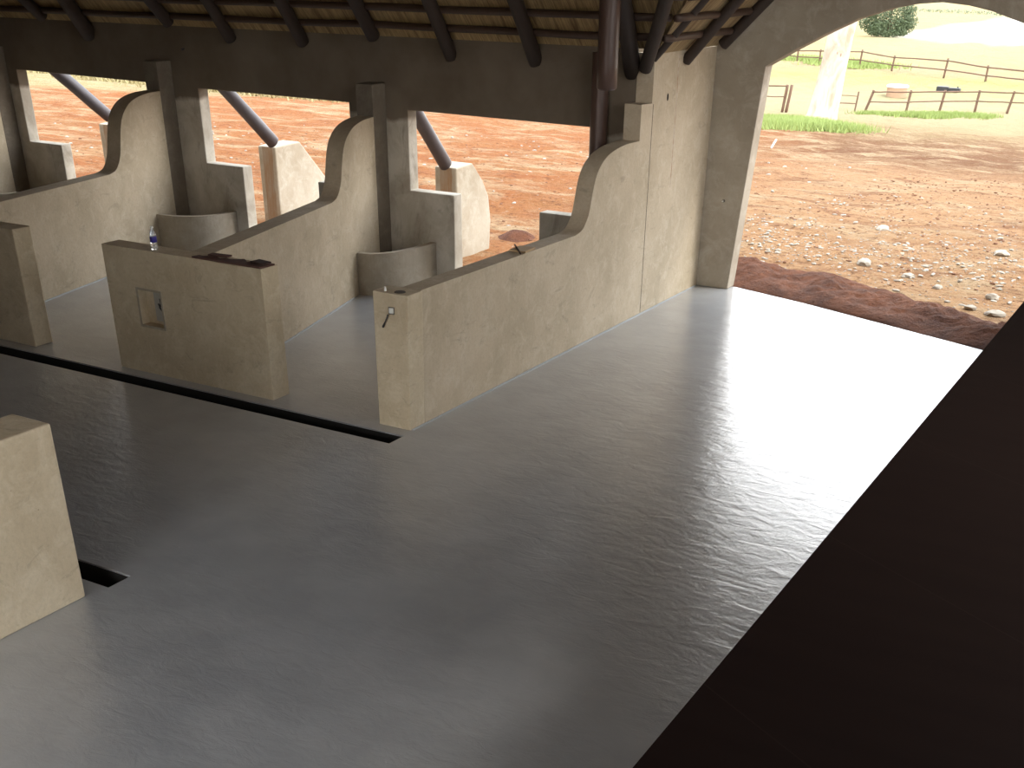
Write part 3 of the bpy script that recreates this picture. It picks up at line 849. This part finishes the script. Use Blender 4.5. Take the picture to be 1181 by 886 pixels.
# the round green tree on the field
z0 = gz(0, 145); cxx, cyy = -35.1, 145.5
t = thing('field_tree', 'round green leafy tree standing alone on the pale field', 'tree', (cxx, cyy, z0))
bm = bmesh.new(); tube(bm, [(cxx, cyy, z0-.3), (cxx+.1, cyy, z0+1.2), (cxx, cyy+.1, z0+2.8)], [.28, .2, .15], 10)
obj('trunk', bm, M['trunk_dark'], t, smooth=True)
bm = bmesh.new()
blobs = [(0, -.5, .25, 1.6, .5), (-1.3, -.3, .3, 1.2, .45), (1.3, -.3, .35, 1.1, .45), (0, 0, .9, 2.2, 1.0), (-1.5, 0, .7, 1.4, .8), (1.7, 0, .8, 1.2, .8), (-2.6, 0, 1.2, 1.0, .9), (2.3, 0, 1.4, .9, .8), (0, 0, 1.9, 1.9, 1.6), (-1.3, .4, 1.5, 1.3, 1.2), (1.2, -.3, 1.5, 1.3, 1.2), (-.5, -.8, 3.0, 1.5, 1.3), (.6, .8, 3.2, 1.4, 1.3), (2.0, 0, 2.4, .9, .9), (-2.0, 0, 2.3, .9, .9), (1.5, .1, 1.0, 1.0, .7), (-1.2, -.4, .9, 1.3, .6)]
for a in blobs: leaf_cloud(bm, (cxx+a[0], cyy+a[1], z0+a[2]+.1), (a[3], a[3], a[4]), 420, .13)
obj('leaf_crown', bm, M['leaf'], t)

# thin tree line far beyond
t = thing('tree_line', 'thin line of faint trees across the far pale flats', 'trees', (-42, 212, gz(0, 212)))
bm = bmesh.new()
for i in range(46):
    u = i/45; x = -50+28*u+random.uniform(-.2, .2); y = 214-8*u
    leaf_cloud(bm, (x, y, gz(0, 200)+.35), (.55, .5, random.uniform(.15, .4)), 14, .16)
obj('foliage', bm, M['leaf_far'], t)

# ------------------------------------------------------------------ grass
def grass(name, label, spots, n, hgt, mat='grass', w=.02):
    bm = bmesh.new()
    for k in range(n):
        (x0, y0, x1, y1, sp) = random.choice(spots)
        f = random.random(); x = x0+(x1-x0)*f+random.gauss(0, sp); y = y0+(y1-y0)*f+random.gauss(0, sp)
        z = gz(x, y)-.03; h = hgt*random.uniform(.4, 1.2); a = random.uniform(0, 6.28)
        dx, dy = math.cos(a), math.sin(a); lx, ly = random.gauss(0, h*.35), random.gauss(0, h*.35)
        v = [bm.verts.new((x-dx*w, y-dy*w, z)), bm.verts.new((x+dx*w, y+dy*w, z)), bm.verts.new((x+lx, y+ly, z+h))]
        bm.faces.new(v)
    return tag(obj(name, bm, M[mat], loc=(spots[0][0], spots[0][1], gz(0, spots[0][1]))), label, 'grass', kind='stuff')
grass('grass_tuft', 'bright green grass growing around the foot of the gum tree', [(-11.6, 43, -9.3, 45.5, .5), (-12.6, 46, -9.8, 46.5, .7), (-13.6, 50, -11, 47.5, .6), (-12.2, 44.5, -10.6, 45.8, .5)], 22000, .34, w=.025)
grass('grass_verge', 'green grass strip along the foot of the near fence', [(-14.2, 65.6, -11.5, 67.8, .4), (-12.5, 67.2, -8.2, 69.6, .45), (-11.5, 67.6, -9.5, 69, .5)], 14000, .26, w=.03)
grass('grass_verge', 'pale green grass left of the trunk behind the arch pier', [(-15.5, 52, -13.2, 49.4, .6)], 3500, .22, w=.03)
grass('grass_blades', 'green grass strip behind the far fence', [(-32, 106, -24.0, 101, 1.3)], 9000, .3, w=.06)
grass('dry_grass', 'dry grass tufts along the bank beyond the left opening', [(-58, 44, -42, 43, 1.6), (-48, 41, -30, 38, 1.2)], 5000, .5, 'grass_dry', w=.05)

# ------------------------------------------------------------------ fences
def fence(label, posts, rails, rad=.06):
    """posts: (base x, base y, top x, top z)"""
    b0 = posts[0]
    t = thing('rail_fence', label, 'fence', (b0[0], b0[1], gz(0, b0[1])), None)
    for i, (x, y, tx, z) in enumerate(posts):
        bm = bmesh.new(); tube(bm, line((x, y, gz(0, y)-.1), (tx, y, z), 4), rad, 8, True, .15, i)
        obj('fence_post', bm, M['fence'], t, smooth=True)
    for i, (a, b, f, g, r) in enumerate(rails):
        def at(p, f):
            x, y, tx, z = p; q = gz(0, y); return Vector((x+(tx-x)*f, y-.09, q+(z-q)*f))
        pa, pb = at(posts[a], f), at(posts[b], g)
        bm = bmesh.new(); P = line(pa, pb, 5)
        for k, p in enumerate(P): p.z += .03*noise.noise(Vector((k*.8, i*3.7, rad*50)))
        tube(bm, P, r, 8, True, .2, i)
        obj('fence_rail', bm, M['fence'], t, smooth=True)
np_ = [(-18.9, 64.0, -18.85, -2.5), (-14.73, 67.14, -14.33, -2.709), (-12.68, 68.6, -12.56, -2.721), (-11.24, 70.7, -11.09, -2.80), (-9.46, 71.97, -9.39, -2.80), (-7.66, 72.17, -7.47, -2.76), (-5.2, 73.0, -5.05, -2.8)]
R_ = []
for i in range(len(np_)-1):
    R_.append((i, i+1, .93, .93, .04 if i else .02)); R_.append((i, i+1, .50, .50, .035 if i else .025))
fence('nearer rail fence of leaning poles on the pale field right of the trunk', np_[1:], [(a-1, b-1, f, g, r) for a, b, f, g, r in R_ if a > 0], .075)
fence('short fence end with a double post beside the arch pier', [(-20.6, 61.0, -20.4, -2.25), (-18.14, 62.63, -18.0, -2.30), (-17.92, 62.66, -17.75, -2.30)],
      [(0, 1, .95, .95, .04), (0, 1, .55, .55, .03)], .085)
fence('low wire and rail stretch of fence behind the gum trunk', [(-17.4, 65.6, -17.35, -2.75), (-15.2, 66.8, -15.1, -2.8)], [(0, 1, .8, .8, .02), (0, 1, .45, .45, .03)], .05)
fp = [(-33.0, 104.5, -33.0, -2.95), (-31.01, 102.5, -31.0, -3.0), (-28.8, 101.8, -28.8, -2.9), (-24.92, 100.4, -24.84, -2.7), (-21.53, 97.8, -21.44, -2.85), (-16.71, 94.8, -16.6, -2.68), (-13.1, 92.25, -13.1, -2.85), (-8.6, 89.5, -8.6, -2.8)]
RR = []
for i in range(len(fp)-1):
    RR.append((i, i+1, .88, .88, .05)); RR.append((i, i+1, .40, .40, .045))
fence('farther rail fence crossing the field behind the trunk', fp, RR, .075)

# tank and trough in the paddock
t = thing('water_tank', 'squat tan round tank with a white lid behind the near fence', 'tank', (-15.85, 78.2, gz(0, 78)))
zb = gz(0, 78)
bm = bmesh.new(); lathe(bm, [(.66, -.05), (.66, .52), (.64, .54)], (-15.85, 78.3, zb), 28); obj('tank_wall', bm, M['tank'], t, smooth=False)
bm = bmesh.new(); lathe(bm, [(.70, .5405), (.71, .60), (.66, .66)], (-15.85, 78.3, zb), 28); obj('tank_lid', bm, M['tank_top'], t)
t = thing('feed_trough', 'low black feed trough on the field behind the near fence', 'trough', (-13.8, 83.6, gz(0, 83)))
bm = bmesh.new(); box(bm, -14.5, 83.3, zb, -13.75, 83.8, zb+.30); box(bm, -13.7, 83.4, zb, -12.95, 83.8, zb+.24)
obj('trough_body', bm, M['black'], t, bevel=.03)
for x in (-14.3, -13.2):
    bm = bmesh.new(); box(bm, x-.05, 83.82, zb-.05, x+.05, 83.9, zb+.3); obj('leg', bm, M['black'], t)

# ------------------------------------------------------------------ light
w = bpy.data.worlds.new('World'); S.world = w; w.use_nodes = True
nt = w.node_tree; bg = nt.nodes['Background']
SUN = Vector((.30, .76, .54)).normalized()  # bright sky lobe added to light the interior; the sun lamp points elsewhere
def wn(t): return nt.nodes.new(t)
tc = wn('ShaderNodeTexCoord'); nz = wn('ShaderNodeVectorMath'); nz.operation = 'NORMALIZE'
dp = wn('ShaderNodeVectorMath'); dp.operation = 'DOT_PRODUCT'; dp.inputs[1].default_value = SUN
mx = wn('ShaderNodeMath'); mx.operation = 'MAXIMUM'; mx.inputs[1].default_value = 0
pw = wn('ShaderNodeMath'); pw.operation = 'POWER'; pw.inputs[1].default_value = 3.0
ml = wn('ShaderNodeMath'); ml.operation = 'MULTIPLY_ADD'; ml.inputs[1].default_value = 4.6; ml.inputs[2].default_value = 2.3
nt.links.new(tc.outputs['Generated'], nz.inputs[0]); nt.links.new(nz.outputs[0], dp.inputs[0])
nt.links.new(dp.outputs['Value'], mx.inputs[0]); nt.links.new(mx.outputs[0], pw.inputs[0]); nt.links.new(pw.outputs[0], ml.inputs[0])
d2 = wn('ShaderNodeVectorMath'); d2.operation = 'DOT_PRODUCT'; d2.inputs[1].default_value = Vector((.28, -.93, .20)).normalized()  # second sky glow added low behind the camera, to brighten the interior
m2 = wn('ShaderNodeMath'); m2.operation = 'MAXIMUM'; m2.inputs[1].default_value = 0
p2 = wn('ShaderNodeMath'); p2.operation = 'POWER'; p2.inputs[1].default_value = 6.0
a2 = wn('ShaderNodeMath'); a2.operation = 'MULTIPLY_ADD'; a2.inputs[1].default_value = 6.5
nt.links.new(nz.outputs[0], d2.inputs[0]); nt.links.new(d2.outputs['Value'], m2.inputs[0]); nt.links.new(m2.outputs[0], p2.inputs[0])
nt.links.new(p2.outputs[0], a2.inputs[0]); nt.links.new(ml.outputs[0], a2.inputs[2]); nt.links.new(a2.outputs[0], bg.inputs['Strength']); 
sz = wn('ShaderNodeSeparateXYZ'); rc = wn('ShaderNodeValToRGB'); nt.links.new(nz.outputs[0], sz.inputs[0]); nt.links.new(sz.outputs[2], rc.inputs['Fac'])
e_ = rc.color_ramp.elements; e_[0].position = .15; e_[0].color = (1, .975, .94, 1); e_[1].position = .6; e_[1].color = (.84, .91, 1, 1)
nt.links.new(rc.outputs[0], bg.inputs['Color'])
sun = bpy.data.lights.new('sun', 'SUN'); sun.energy = 2.2; sun.angle = math.radians(14); sun.color = (1, .95, .86)
so = bpy.data.objects.new('sun', sun); link(so)
so.rotation_euler = Vector((.60, .22, .78)).to_track_quat('Z', 'Y').to_euler()

# ------------------------------------------------------------------ camera
cam = bpy.data.cameras.new('camera'); co = bpy.data.objects.new('camera', cam); link(co)
Rm = [[0.8598705990130338, 0.5104369575390404, 0.008755874099957444], [-0.2759173606140211, 0.4502371046213469, 0.8492091378064525], [-0.4295255092130834, 0.7326258676845052, -0.5279840669326747]]
m = Matrix(((Rm[0][0], Rm[1][0], -Rm[2][0]), (Rm[0][1], Rm[1][1], -Rm[2][1]), (Rm[0][2], Rm[1][2], -Rm[2][2])))
co.matrix_world = Matrix.Translation((6.40177685, -8.93239506, 3.94551954)) @ m.to_4x4()
cam.sensor_fit = 'HORIZONTAL'; cam.sensor_width = 36; cam.lens = 1358.6321/1181*36
cam.shift_y = 345.18/1181; cam.shift_x = 0
cam.clip_start = .05; cam.clip_end = 1500
S.camera = co
S.view_settings.view_transform = 'Standard'; S.view_settings.look = 'None'; S.view_settings.gamma = 1; S.view_settings.use_curve_mapping = False
S.view_settings.exposure = 0.34
S.cycles.max_bounces = 10; S.cycles.diffuse_bounces = 8; S.cycles.glossy_bounces = 4
